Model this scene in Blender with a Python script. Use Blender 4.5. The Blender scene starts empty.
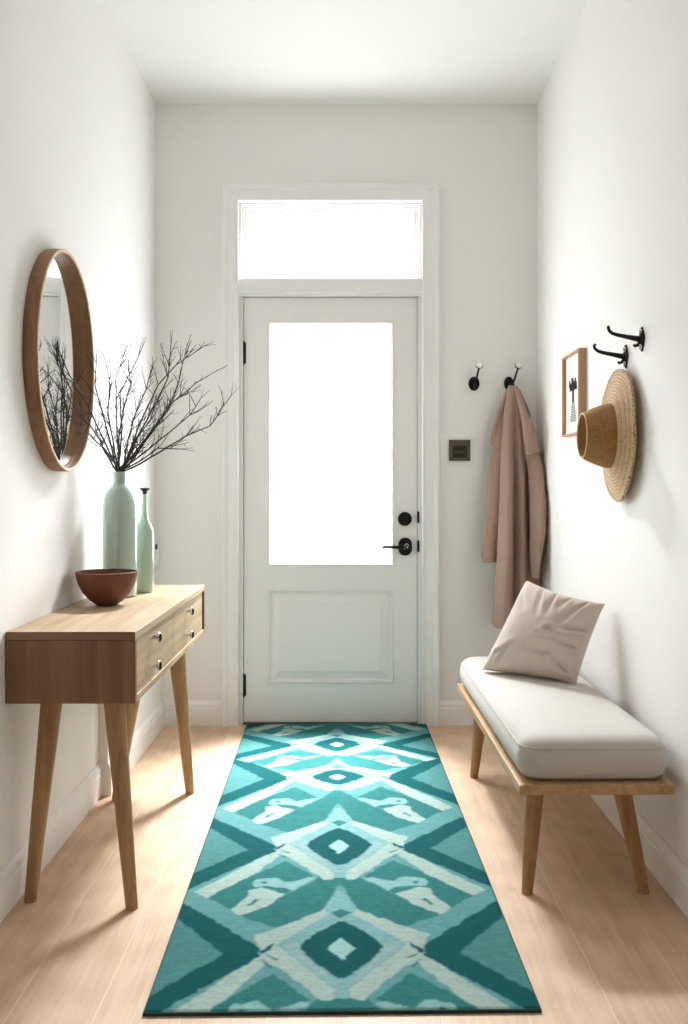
import bpy, bmesh, math, random
import numpy as np
from mathutils import Vector, Matrix
PI = math.pi
SC = bpy.context.scene
COL = SC.collection

# ---- tones and light levels
WALL_C = (238, 236, 233); CEIL_C = (235, 234, 231); TRIM_C = (240, 239, 237); DOOR_C = (238, 236, 234)
OAK_L = (198, 172, 134); OAK_D = (160, 130, 96)
FLOOR_L = (210, 180, 150); FLOOR_D = (186, 152, 120); SEAM_GLINT_C = (224, 202, 178); FLOOR_OFF = .019
RUG = {'L': (86, 136, 135), 'T': (70, 120, 118), 'D': (8, 76, 78), 'K': (44, 106, 104), 'C': (148, 168, 160),
       'P': (112, 154, 154), 'W': (128, 158, 155), 'I': (140, 178, 172), 'B': (122, 162, 160)}
DOOR_W = 25.0; TRANSOM_W = 1.2; LAMP_W = 2.5; REAR_W = 0.0; SKY_W = 900.0; EXPOSURE = 0.14
MIRROR_YAW = math.radians(-1.3)

# ------------------------------------------------------------------ colour
def lin(c):
    c = c / 255.0
    return c / 12.92 if c <= .04045 else ((c + .055) / 1.055) ** 2.4
def rgb(r, g, b):
    return (lin(r), lin(g), lin(b), 1.0)

# ------------------------------------------------------------------ materials
def newmat(name):
    m = bpy.data.materials.new(name); m.use_nodes = True
    nt = m.node_tree
    bs = nt.nodes['Principled BSDF']
    return m, nt, bs
def N(nt, kind, **kw):
    n = nt.nodes.new(kind)
    for k, v in kw.items():
        if k in n.inputs: n.inputs[k].default_value = v
        else: setattr(n, k, v)
    return n
def coords(nt, scale=(1, 1, 1), rot=(0, 0, 0)):
    tc = N(nt, 'ShaderNodeTexCoord'); mp = N(nt, 'ShaderNodeMapping')
    mp.inputs['Scale'].default_value = scale; mp.inputs['Rotation'].default_value = rot
    nt.links.new(tc.outputs['Object'], mp.inputs['Vector'])
    return mp.outputs['Vector']
def ramp(nt, fac, stops):
    r = N(nt, 'ShaderNodeValToRGB')
    e = r.color_ramp.elements
    while len(e) < len(stops): e.new(.5)
    for i, (p, c) in enumerate(stops):
        e[i].position = p; e[i].color = c
    nt.links.new(fac, r.inputs['Fac'])
    return r.outputs['Color']
def bump(nt, bs, h, strength, dist=.001):
    b = N(nt, 'ShaderNodeBump', Strength=strength, Distance=dist)
    nt.links.new(h, b.inputs['Height']); nt.links.new(b.outputs['Normal'], bs.inputs['Normal'])

def paint(name, col, rough=.5, noise=0.0, bscale=60, bstr=.05):
    m, nt, bs = newmat(name)
    bs.inputs['Roughness'].default_value = rough
    v = coords(nt)
    n = N(nt, 'ShaderNodeTexNoise', Scale=bscale, Detail=3.0)
    nt.links.new(v, n.inputs['Vector'])
    a = [max(0, c * (1 - noise)) for c in col[:3]] + [1]
    b = [min(1, c * (1 + noise)) for c in col[:3]] + [1]
    nt.links.new(ramp(nt, n.outputs['Fac'], [(.3, a), (.7, b)]), bs.inputs['Base Color'])
    if bstr: bump(nt, bs, n.outputs['Fac'], bstr)
    return m

def wood(name, light, dark, axis='z', rough=.5, fine=1.0):
    m, nt, bs = newmat(name)
    bs.inputs['Roughness'].default_value = rough
    k = {'x': 0, 'y': 1, 'z': 2}[axis]
    s = [26.0 * fine] * 3; s[k] = 1.4
    v = coords(nt, s)
    n = N(nt, 'ShaderNodeTexNoise', Scale=1.0, Detail=4.0, Roughness=.55, Distortion=.6)
    nt.links.new(v, n.inputs['Vector'])
    s2 = [190.0 * fine] * 3; s2[k] = 5.0
    v2 = coords(nt, s2)
    n2 = N(nt, 'ShaderNodeTexNoise', Scale=1.0, Detail=2.0)
    nt.links.new(v2, n2.inputs['Vector'])
    mx = N(nt, 'ShaderNodeMath', operation='MULTIPLY_ADD')
    nt.links.new(n2.outputs['Fac'], mx.inputs[0]); mx.inputs[1].default_value = .35
    nt.links.new(n.outputs['Fac'], mx.inputs[2])
    mid = tuple((a + b) / 2 for a, b in zip(light, dark))
    nt.links.new(ramp(nt, mx.outputs[0], [(.45, dark), (.66, mid), (.9, light)]), bs.inputs['Base Color'])
    bump(nt, bs, mx.outputs[0], .12, .0008)
    return m

def fabric(name, col, scale=900, bstr=.35, rough=.95, mottled=.08):
    m, nt, bs = newmat(name)
    bs.inputs['Roughness'].default_value = rough
    bs.inputs['Sheen Weight'].default_value = .15
    v = coords(nt)
    w1 = N(nt, 'ShaderNodeTexWave', Scale=scale * .35, Distortion=1.5, bands_direction='X')
    w2 = N(nt, 'ShaderNodeTexWave', Scale=scale * .35, Distortion=1.5, bands_direction='Y')
    n = N(nt, 'ShaderNodeTexNoise', Scale=scale * .3, Detail=3.0)
    n3 = N(nt, 'ShaderNodeTexNoise', Scale=9.0, Detail=2.0)
    for q in (w1, w2, n, n3): nt.links.new(v, q.inputs['Vector'])
    ad = N(nt, 'ShaderNodeMath', operation='ADD')
    nt.links.new(w1.outputs['Fac'], ad.inputs[0]); nt.links.new(w2.outputs['Fac'], ad.inputs[1])
    ad2 = N(nt, 'ShaderNodeMath', operation='MULTIPLY_ADD')
    nt.links.new(ad.outputs[0], ad2.inputs[0]); ad2.inputs[1].default_value = .3
    nt.links.new(n.outputs['Fac'], ad2.inputs[2])
    a = tuple(c * (1 - mottled) for c in col[:3]) + (1,)
    b = tuple(min(1, c * (1 + mottled)) for c in col[:3]) + (1,)
    nt.links.new(ramp(nt, ad2.outputs[0], [(.4, a), (1.0, b)]), bs.inputs['Base Color'])
    bump(nt, bs, ad2.outputs[0], bstr, .0006)
    return m

def plain(name, col, rough=.4, metal=0.0, coat=0.0):
    m, nt, bs = newmat(name)
    bs.inputs['Roughness'].default_value = rough
    bs.inputs['Metallic'].default_value = metal
    bs.inputs['Coat Weight'].default_value = coat
    v = coords(nt)
    n = N(nt, 'ShaderNodeTexNoise', Scale=40.0, Detail=2.0)
    nt.links.new(v, n.inputs['Vector'])
    a = tuple(c * .94 for c in col[:3]) + (1,)
    nt.links.new(ramp(nt, n.outputs['Fac'], [(.3, a), (.7, col)]), bs.inputs['Base Color'])
    return m

M = {}
M['wall'] = paint('wall_paint', rgb(*WALL_C), .75, .004, 90, .03)
M['wall_rear_absorber'] = paint('rear_absorber_paint', rgb(74, 64, 56), .8, .01, 60, .03)  # dark so that the unseen rear wall absorbs light
M['ceiling'] = paint('ceiling_paint', rgb(*CEIL_C), .85, .004, 90, .03)
M['trim'] = paint('trim_paint', rgb(*TRIM_C), .38, .003, 40, .01)
M['door'] = paint('door_paint', rgb(*DOOR_C), .38, .003, 40, .01)
M['oak_y'] = wood('oak_along', rgb(*OAK_L), rgb(*OAK_D), 'y')
M['oak_x'] = wood('oak_across', rgb(*OAK_L), rgb(*OAK_D), 'x')
M['oak_z'] = wood('oak_upright', rgb(*OAK_L), rgb(*OAK_D), 'z')
M['oak_shaded_z'] = wood('oak_shaded_upright', rgb(142, 106, 72), rgb(106, 76, 48), 'z')  # same oak as the top, with shade painted in for the side panels
M['oak_shaded_x'] = wood('oak_shaded_end', rgb(150, 114, 80), rgb(114, 84, 54), 'x')  # oak with shade painted in, for the ends of the table top
M['leg_z'] = wood('leg_wood', rgb(188, 148, 104), rgb(148, 110, 70), 'z')
M['bench_z'] = wood('bench_leg_wood', rgb(192, 148, 98), rgb(152, 110, 66), 'z')
M['bench_y'] = wood('bench_board_wood', rgb(204, 166, 120), rgb(168, 128, 86), 'y')
M['frame_wood'] = wood('mirror_wood', rgb(164, 122, 86), rgb(122, 86, 58), 'z')
M['frame_lip'] = wood('mirror_lip_wood', rgb(226, 196, 158), rgb(200, 164, 124), 'z')
M['picture_wood'] = wood('picture_wood', rgb(200, 160, 120), rgb(168, 126, 88), 'z')
M['black'] = plain('black_metal', rgb(30, 30, 29), .38, .6)
M['chrome'] = plain('chrome', rgb(225, 225, 225), .12, 1.0)
M['knob_face'] = plain('knob_dark_face', rgb(36, 34, 34), .2, .9)
M['porcelain'] = plain('porcelain', rgb(245, 244, 240), .12, 0, .6)
M['bronze'] = plain('bronze', rgb(112, 106, 90), .35, .75)
M['bronze_dark'] = plain('bronze_dark', rgb(52, 46, 38), .4, .5)
M['bronze_mark'] = plain('bronze_mark', rgb(140, 130, 108), .4, .3)
M['vase'] = plain('celadon_glaze', rgb(178, 200, 190), .08, 0, 1.0)
M['bottle'] = plain('sage_glaze', rgb(176, 200, 182), .2, 0, .4)
M['terracotta'] = paint('terracotta', rgb(108, 60, 40), .55, .06, 120, .08)
M['twig'] = paint('twig_bark', rgb(50, 44, 42), .8, .15, 300, .2)
M['cushion'] = fabric('bench_linen', rgb(198, 192, 184), 1000, .3)
M['pillow'] = fabric('pillow_linen', rgb(204, 189, 178), 1200, .4)
M['coat'] = fabric('coat_wool', rgb(160, 132, 116), 800, .2, .9, .05)
M['paper'] = plain('paper', rgb(240, 238, 232), .8)
M['ink'] = plain('ink', rgb(48, 48, 48), .9)
M['ink_grey'] = plain('ink_grey', rgb(140, 140, 138), .9)
M['threshold'] = plain('threshold', rgb(60, 58, 54), .5)
M['switch'] = plain('switch_plastic', rgb(240, 240, 236), .3)

def straw(name, col, dark, centre_scale, rough=.8):
    m, nt, bs = newmat(name)
    bs.inputs['Roughness'].default_value = rough
    v = coords(nt)
    n = N(nt, 'ShaderNodeTexNoise', Scale=220.0, Detail=3.0)
    vo = N(nt, 'ShaderNodeTexVoronoi', Scale=centre_scale)
    for q in (n, vo): nt.links.new(v, q.inputs['Vector'])
    ad = N(nt, 'ShaderNodeMath', operation='MULTIPLY_ADD')
    nt.links.new(vo.outputs['Distance'], ad.inputs[0]); ad.inputs[1].default_value = .7
    nt.links.new(n.outputs['Fac'], ad.inputs[2])
    nt.links.new(ramp(nt, ad.outputs[0], [(.55, dark), (.82, col)]), bs.inputs['Base Color'])
    bump(nt, bs, ad.outputs[0], .6, .0015)
    return m
def braid(m, strength):
    nt = m.node_tree; bs = nt.nodes['Principled BSDF']
    v = coords(nt, (1, 1.17, 1))
    w_ = N(nt, 'ShaderNodeTexWave', wave_type='RINGS', rings_direction='X', Scale=30.0, Distortion=.8, Detail=2.0)
    w_.inputs['Detail Scale'].default_value = 4.0
    nt.links.new(v, w_.inputs['Vector'])
    hs = N(nt, 'ShaderNodeHueSaturation'); mr = N(nt, 'ShaderNodeMapRange')
    mr.inputs['To Min'].default_value = 1 - strength; mr.inputs['To Max'].default_value = 1 + strength * .4
    nt.links.new(w_.outputs['Fac'], mr.inputs['Value']); nt.links.new(mr.outputs[0], hs.inputs['Value'])
    src = bs.inputs['Base Color'].links[0].from_socket
    nt.links.new(src, hs.inputs['Color']); nt.links.new(hs.outputs['Color'], bs.inputs['Base Color'])
    return m
M['straw'] = straw('straw_brim', rgb(214, 182, 142), rgb(160, 122, 82), 260)
braid(M['straw'], .3)
M['straw_shaded'] = straw('straw_crown_shaded', rgb(166, 122, 72), rgb(106, 72, 38), 300)  # same straw as the brim, crown shading put into the colour
M['straw_edge'] = straw('straw_stitch', rgb(206, 178, 138), rgb(46, 38, 28), 210)
for nd in M['straw_edge'].node_tree.nodes:
    if nd.bl_idname == 'ShaderNodeValToRGB': nd.color_ramp.elements[0].position = .68; nd.color_ramp.elements[1].position = .78
M['straw_cord'] = plain('straw_cord', rgb(232, 208, 166), .8)

def glass_mat():
    m = bpy.data.materials.new('window_glass'); m.use_nodes = True
    nt = m.node_tree; nt.nodes.clear()
    out = N(nt, 'ShaderNodeOutputMaterial'); mix = N(nt, 'ShaderNodeMixShader')
    tr = N(nt, 'ShaderNodeBsdfTransparent'); gl = N(nt, 'ShaderNodeBsdfGlossy', Roughness=.02)
    tr.inputs['Color'].default_value = (.96, .97, .97, 1)
    lw = N(nt, 'ShaderNodeLayerWeight', Blend=.5)
    pw = N(nt, 'ShaderNodeMath', operation='POWER'); pw.inputs[1].default_value = 5.0
    fr = N(nt, 'ShaderNodeMath', operation='MULTIPLY_ADD'); fr.inputs[1].default_value = .9; fr.inputs[2].default_value = .04
    nt.links.new(lw.outputs['Facing'], pw.inputs[0]); nt.links.new(pw.outputs[0], fr.inputs[0])
    nt.links.new(fr.outputs[0], mix.inputs[0]); nt.links.new(tr.outputs[0], mix.inputs[1])
    nt.links.new(gl.outputs[0], mix.inputs[2]); nt.links.new(mix.outputs[0], out.inputs[0])
    return m
M['glass'] = glass_mat()
def mirror_mat():
    m, nt, bs = newmat('mirror_silver')
    bs.inputs['Metallic'].default_value = 1; bs.inputs['Roughness'].default_value = .01
    bs.inputs['Base Color'].default_value = (.9, .915, .91, 1)
    return m
M['mirror'] = mirror_mat()

def floor_mat():
    m, nt, bs = newmat('oak_planks')
    bs.inputs['Roughness'].default_value = .5
    tc = N(nt, 'ShaderNodeTexCoord')
    mp = N(nt, 'ShaderNodeMapping')
    mp.inputs['Rotation'].default_value = (0, 0, -PI / 2)   # rows run along the hallway
    mp.inputs['Location'].default_value = (0, FLOOR_OFF, 0)
    nt.links.new(tc.outputs['Object'], mp.inputs['Vector'])
    br = N(nt, 'ShaderNodeTexBrick', offset=.37, offset_frequency=2, squash=1.0)
    br.inputs['Scale'].default_value = 1.0
    br.inputs['Brick Width'].default_value = 7.3
    br.inputs['Row Height'].default_value = .186
    br.inputs['Mortar Size'].default_value = .0011
    br.inputs['Mortar Smooth'].default_value = .3
    br.inputs['Bias'].default_value = 0
    br.inputs['Color1'].default_value = (0, 0, 0, 1); br.inputs['Color2'].default_value = (1, 1, 1, 1)
    br.inputs['Mortar'].default_value = (.5, .5, .5, 1)
    nt.links.new(mp.outputs['Vector'], br.inputs['Vector'])
    # grain, shifted from plank to plank
    va = N(nt, 'ShaderNodeVectorMath', operation='MULTIPLY_ADD')
    va.inputs[1].default_value = (3.1, 7.7, 0)
    nt.links.new(br.outputs['Color'], va.inputs[0]); nt.links.new(tc.outputs['Object'], va.inputs[2])
    mg = N(nt, 'ShaderNodeMapping'); mg.inputs['Scale'].default_value = (22, 1.0, 1)
    nt.links.new(va.outputs[0], mg.inputs['Vector'])
    n = N(nt, 'ShaderNodeTexNoise', Scale=1.0, Detail=5.0, Roughness=.6, Distortion=.5)
    nt.links.new(mg.outputs[0], n.inputs['Vector'])
    mg2 = N(nt, 'ShaderNodeMapping'); mg2.inputs['Scale'].default_value = (150, 4, 1)
    nt.links.new(va.outputs[0], mg2.inputs['Vector'])
    n2 = N(nt, 'ShaderNodeTexNoise', Scale=1.0, Detail=2.0)
    nt.links.new(mg2.outputs[0], n2.inputs['Vector'])
    # cathedral figure
    mw = N(nt, 'ShaderNodeMapping'); mw.inputs['Scale'].default_value = (9, 1.1, 1)
    nt.links.new(va.outputs[0], mw.inputs['Vector'])
    wv = N(nt, 'ShaderNodeTexWave', wave_type='RINGS', Scale=1.6, Distortion=5.0, Detail=2.0)
    nt.links.new(mw.outputs[0], wv.inputs['Vector'])
    s = N(nt, 'ShaderNodeMath', operation='MULTIPLY_ADD'); s.inputs[1].default_value = .55
    nt.links.new(n2.outputs['Fac'], s.inputs[0]); nt.links.new(n.outputs['Fac'], s.inputs[2])
    s2 = N(nt, 'ShaderNodeMath', operation='MULTIPLY_ADD'); s2.inputs[1].default_value = .16
    nt.links.new(wv.outputs['Fac'], s2.inputs[0]); nt.links.new(s.outputs[0], s2.inputs[2])
    c = ramp(nt, s2.outputs[0], [(.5, rgb(*FLOOR_D)), (1.0, rgb(*FLOOR_L))])
    # per plank tone
    hs = N(nt, 'ShaderNodeHueSaturation')
    mv = N(nt, 'ShaderNodeMapRange'); mv.inputs['To Min'].default_value = .95; mv.inputs['To Max'].default_value = 1.05
    nt.links.new(br.outputs['Color'], mv.inputs['Value']); nt.links.new(mv.outputs[0], hs.inputs['Value'])
    nt.links.new(c, hs.inputs['Color'])
    mx = N(nt, 'ShaderNodeMix', data_type='RGBA')
    nt.links.new(br.outputs['Fac'], mx.inputs[0]); nt.links.new(hs.outputs['Color'], mx.inputs[6])
    mx.inputs[7].default_value = rgb(*SEAM_GLINT_C)  # pale seam colour paints in the highlights along the plank bevels
    nt.links.new(mx.outputs[2], bs.inputs['Base Color'])
    bump(nt, bs, s2.outputs[0], .12, .0008)
    return m
M['floor'] = floor_mat()

def rug_mat():
    m, nt, bs = newmat('rug_pile')
    bs.inputs['Roughness'].default_value = 1.0
    bs.inputs['Specular IOR Level'].default_value = .15
    at = N(nt, 'ShaderNodeAttribute', attribute_name='weave')
    v = coords(nt, (1, 2.6, 1))
    n = N(nt, 'ShaderNodeTexNoise', Scale=230.0, Detail=3.0, Roughness=.7)
    n2 = N(nt, 'ShaderNodeTexNoise', Scale=35.0, Detail=3.0)
    nt.links.new(v, n.inputs['Vector']); nt.links.new(v, n2.inputs['Vector'])
    ad = N(nt, 'ShaderNodeMath', operation='MULTIPLY_ADD'); ad.inputs[1].default_value = .5
    nt.links.new(n2.outputs['Fac'], ad.inputs[0]); nt.links.new(n.outputs['Fac'], ad.inputs[2])
    mr = N(nt, 'ShaderNodeMapRange'); mr.inputs['From Min'].default_value = .45; mr.inputs['From Max'].default_value = 1.05
    mr.inputs['To Min'].default_value = .68; mr.inputs['To Max'].default_value = 1.32
    nt.links.new(ad.outputs[0], mr.inputs['Value'])
    hs = N(nt, 'ShaderNodeHueSaturation')
    nt.links.new(mr.outputs[0], hs.inputs['Value']); nt.links.new(at.outputs['Color'], hs.inputs['Color'])
    nt.links.new(hs.outputs['Color'], bs.inputs['Base Color'])
    bump(nt, bs, n.outputs['Fac'], .6, .003)
    return m
M['rug'] = rug_mat()
M['rug_edge'] = fabric('rug_binding', rgb(26, 58, 58), 500, .5)

# ------------------------------------------------------------------ mesh building
class MB:
    def __init__(s): s.bm = bmesh.new()
    def faces(s, vs, fs, mat=0, smooth=False):
        b = [s.bm.verts.new(v) for v in vs]
        for f in fs:
            try:
                q = s.bm.faces.new([b[i] for i in f]); q.material_index = mat; q.smooth = smooth
            except ValueError: pass
        return b
    def box(s, x0, x1, y0, y1, z0, z1, bev=0, seg=2):
        t = bmesh.new()
        bmesh.ops.create_cube(t, size=1)
        for v in t.verts:
            v.co = Vector(((x0 + x1) / 2 + v.co.x * (x1 - x0), (y0 + y1) / 2 + v.co.y * (y1 - y0), (z0 + z1) / 2 + v.co.z * (z1 - z0)))
        if bev:
            bmesh.ops.bevel(t, geom=t.edges[:], offset=bev, segments=seg, affect='EDGES', profile=.5)
        s.add(t); return s
    def add(s, t):
        me = bpy.data.meshes.new('tmp'); t.to_mesh(me); t.free(); s.bm.from_mesh(me); bpy.data.meshes.remove(me)
    def prism(s, pts, y0, y1):            # polygon in x,z pushed along y
        n = len(pts)
        vs = [(p[0], y0, p[1]) for p in pts] + [(p[0], y1, p[1]) for p in pts]
        s.faces(vs, [list(range(n)), list(range(2 * n - 1, n - 1, -1))] + [(i, i + n, (i + 1) % n + n, (i + 1) % n) for i in range(n)])
        return s
    def sweep(s, profile, path, closed=False):
        """profile: (out, depth) pairs; path: list of (x, z) corners with mitred joints in the xz plane.
        out is measured to the left-hand side of the path, depth goes along -y from the path's y."""
        n = len(path); rings = []
        for i, (p, yy) in enumerate(path):
            p = Vector(p)
            a = Vector(path[(i - 1) % n][0]); b = Vector(path[(i + 1) % n][0])
            if not closed and i == 0: d1 = d2 = (b - p).normalized()
            elif not closed and i == n - 1: d1 = d2 = (p - a).normalized()
            else: d1 = (p - a).normalized(); d2 = (b - p).normalized()
            n1 = Vector((-d1.y, d1.x)); n2 = Vector((-d2.y, d2.x))
            mvec = (n1 + n2); mvec = mvec / max(1e-6, mvec.dot(n1))
            rings.append([(p.x + mvec.x * o, yy - d, p.y + mvec.y * o) for (o, d) in profile])
        m = len(profile); vs = [v for r in rings for v in r]; fs = []
        for i in range(n if closed else n - 1):
            j = (i + 1) % n
            for k in range(m - 1):
                fs.append((i * m + k, i * m + k + 1, j * m + k + 1, j * m + k))
        s.faces(vs, fs); return s
    def lathe(s, prof, c=(0, 0, 0), axis=(0, 0, 1), seg=40, smooth=True, sx=1, sy=1):
        ax = Vector(axis).normalized()
        q = Vector((0, 0, 1)).rotation_difference(ax).to_matrix()
        c = Vector(c); vs = []; fs = []; n = len(prof)
        for i in range(seg):
            a = 2 * PI * i / seg
            for r, h in prof:
                vs.append(c + q @ Vector((math.cos(a) * r * sx, math.sin(a) * r * sy, h)))
        for i in range(seg):
            j = (i + 1) % seg
            for k in range(n - 1):
                fs.append((i * n + k, j * n + k, j * n + k + 1, i * n + k + 1))
        s.faces(vs, fs, smooth=smooth)
        bmesh.ops.remove_doubles(s.bm, verts=s.bm.verts[:], dist=1e-6)
        return s
    def tube(s, pts, rad, seg=10, caps=True, flat=1.0):
        pts = [Vector(p) for p in pts]; n = len(pts)
        if not isinstance(rad, (list, tuple)): rad = [rad] * n
        t0 = (pts[1] - pts[0]).normalized()
        up = Vector((0, 0, 1)) if abs(t0.z) < .9 else Vector((1, 0, 0))
        nrm = t0.cross(up).normalized(); vs = []; fs = []
        for i in range(n):
            t = (pts[min(i + 1, n - 1)] - pts[max(i - 1, 0)]).normalized()
            nrm = (nrm - t * nrm.dot(t)).normalized(); bn = t.cross(nrm)
            for k in range(seg):
                a = 2 * PI * k / seg
                vs.append(pts[i] + (nrm * math.cos(a) + bn * math.sin(a) * flat) * rad[i])
        for i in range(n - 1):
            for k in range(seg):
                l = (k + 1) % seg
                fs.append((i * seg + k, i * seg + l, (i + 1) * seg + l, (i + 1) * seg + k))
        if caps: fs += [list(range(seg))[::-1], list(range((n - 1) * seg, n * seg))]
        s.faces(vs, fs, smooth=True); return s
    def build(s, name, mat, parent=None, base=(0, 0, 0), normals=True, auto=True):
        if normals: bmesh.ops.recalc_face_normals(s.bm, faces=s.bm.faces[:])
        me = bpy.data.meshes.new(name)
        b = Vector(base)
        for v in s.bm.verts: v.co -= b
        s.bm.to_mesh(me); s.bm.free()
        for m in (mat if isinstance(mat, (list, tuple)) else [mat]): me.materials.append(m)
        o = bpy.data.objects.new(name, me); COL.objects.link(o)
        if parent: o.parent = parent
        else: o.location = base
        if auto and any(p.use_smooth for p in me.polygons):
            me.shade_auto_smooth if False else None
            bm = bmesh.new(); bm.from_mesh(me)
            for e in bm.edges:
                if len(e.link_faces) == 2 and e.calc_face_angle(0) > math.radians(38): e.smooth = False
            bm.to_mesh(me); bm.free()
        return o

def tag(o, label=None, cat=None, group=None, kind=None):
    if label: o['label'] = label
    if cat: o['category'] = cat
    if group: o['group'] = group
    if kind: o['kind'] = kind
    return o
def empty(name, loc, label=None, cat=None, group=None, kind=None, rz=0):
    o = bpy.data.objects.new(name, None); COL.objects.link(o); o.location = loc
    o.empty_display_size = .05; o.rotation_euler.z = rz
    return tag(o, label, cat, group, kind)
def copy_tree(o, parent=None):
    c = o.copy(); COL.objects.link(c); c.parent = parent
    for ch in [q for q in o.children]: copy_tree(ch, c)
    return c
def subsurf(o, n=2):
    m = o.modifiers.new('subdivision', 'SUBSURF'); m.levels = n; m.render_levels = n
def smooth_all(o):
    for p in o.data.polygons: p.use_smooth = True
# ================================================================== the room
LX, RX, BY, FY, CZ = -.915, .915, 4.31, -.6, 2.974
CX = -.075                       # middle of the door
def struct(o): o['kind'] = 'structure'; return o

struct(MB().box(LX - .1, RX + .1, FY - .1, BY + .15, -.08, 0).build('floor', M['floor']))
struct(MB().box(LX - .1, RX + .1, FY - .1, BY + .15, CZ, CZ + .1).build('ceiling', M['ceiling']))
struct(MB().box(LX - .1, LX, FY, BY + .15, 0, CZ).build('wall_left', M['wall']))
struct(MB().box(RX, RX + .1, FY, BY + .15, 0, CZ).build('wall_right', M['wall']))
struct(MB().box(LX, RX, FY - .1, FY, 0, CZ).build('wall_rear_absorber', M['wall_rear_absorber']))  # unseen dark wall, set close behind the camera to soak up light
wb = MB()
wb.box(LX, CX - .44, BY, BY + .14, 0, CZ).box(CX + .44, RX, BY, BY + .14, 0, CZ).box(CX - .44, CX + .44, BY, BY + .14, 2.503, CZ)
struct(wb.build('wall_back', M['wall']))
# low boxing along the foot of the left wall in the corner, behind the console table
low = empty('trim_2', (LX, 3.33, 0), kind='structure')
MB().box(LX, LX + .034, 3.33, BY, 0, .5, .002).build('boxing', M['wall'], low, (LX, 3.33, 0))

# baseboards: board with a moulded top edge
BBP = [(.0, 0), (.016, 0), (.016, .082), (.0135, .088), (.0135, .098), (.010, .106), (.006, .112), (.003, .118), (0, .118)]
def baseboard(name, pts, side, parent=None):
    """pts: floor points (x, y); side: +1 when the room lies to the left of the direction of travel"""
    m = MB(); n = len(pts); P = [Vector(p) for p in pts]; rings = []
    for i in range(n):
        d1 = (P[i] - P[max(i - 1, 0)]).normalized() if i else (P[1] - P[0]).normalized()
        d2 = (P[min(i + 1, n - 1)] - P[i]).normalized() if i < n - 1 else d1
        n1 = Vector((-d1.y, d1.x)) * side; n2 = Vector((-d2.y, d2.x)) * side
        mv = n1 + n2; mv = mv / max(1e-6, mv.dot(n1))
        rings.append([(P[i].x + mv.x * o, P[i].y + mv.y * o, z) for o, z in BBP])
    k = len(BBP); vs = [v for r in rings for v in r]
    fs = [(i * k + j, i * k + (j + 1) % k, (i + 1) * k + (j + 1) % k, (i + 1) * k + j) for i in range(n - 1) for j in range(k)]
    fs += [list(range(k)), list(range((n - 1) * k, n * k))]
    m.faces(vs, fs)
    return struct(m.build(name, M['trim'], parent))
baseboard('baseboard_left', [(LX, FY), (LX, 3.33), (LX + .034, 3.33), (LX + .034, BY)], -1)
baseboard('baseboard_right', [(RX, FY), (RX, BY)], 1)
bb = baseboard('baseboard_back', [(LX + .05, BY), (CX - .519, BY)], -1)
baseboard('baseboard_back', [(CX + .519, BY), (RX - .016, BY)], -1)

# door casing: swept moulding on three sides, jambs, header bar with a small cornice
casing = empty('trim_1', (CX, BY, 0), kind='structure')
CB = (CX, BY, 0)
prof = [(0, .0), (0, .020), (.004, .024), (.010, .024), (.012, .020), (.018, .020), (.020, .017), (.052, .017), (.056, .022),
        (.062, .028), (.070, .030), (.078, .030), (.082, .024), (.082, 0)]
path = [((CX + .437, 0.0), BY), ((CX + .437, 2.503), BY), ((CX - .437, 2.503), BY), ((CX - .437, 0.0), BY)]
MB().sweep([(-o, d) for o, d in prof], path).build('casing', M['trim'], casing, CB)
j = MB()
for sgn in (-1, 1):
    xa, xb = sorted((CX + sgn * .4195, CX + sgn * .4385))
    j.box(xa, xb, BY + .006, BY + .14, 0, 2.055, .0015)
    xa, xb = sorted((CX + sgn * .400, CX + sgn * .4385))
    j.box(xa, xb, BY + .072, BY + .14, 0, 2.055)
j.box(CX - .42, CX + .42, BY + .072, BY + .14, 2.035, 2.055)
j.build('jamb', M['trim'], casing, CB)
h = MB()
h.box(CX - .4385, CX + .4385, BY - .012, BY + .14, 2.080, 2.1375, .002)
h.box(CX - .4385, CX + .4385, BY - .018, BY + .14, 2.0655, 2.080, .002)
h.box(CX - .4385, CX + .4385, BY - .006, BY + .14, 2.0535, 2.0655, .002)
h.build('header_bar', M['trim'], casing, CB)
MB().box(CX - .42, CX + .42, BY + .004, BY + .14, 0, .006, .001).build('threshold', M['threshold'], casing, CB)

# transom window
win = empty('window_1', (CX, BY, 2.1375), kind='structure')
WB = (CX, BY, 2.1375)
f = MB()
def ring(m, hx, z0, z1, w, y0, y1):
    m.box(CX - hx, CX - hx + w, y0, y1, z0, z1, .001).box(CX + hx - w, CX + hx, y0, y1, z0, z1, .001)
    m.box(CX - hx + w, CX + hx - w, y0, y1, z1 - w, z1, .001).box(CX - hx + w, CX + hx - w, y0, y1, z0, z0 + w, .001)
ring(f, .4385, 2.1375, 2.504, .012, BY + .004, BY + .14)
ring(f, .4265, 2.1495, 2.492, .012, BY + .035, BY + .14)
ring(f, .4145, 2.1615, 2.480, .012, BY + .055, BY + .10)
f.build('window_frame', M['trim'], win, WB)
MB().box(CX - .404, CX + .404, BY + .074, BY + .080, 2.172, 2.470).build('pane', M['glass'], win, WB)

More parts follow.
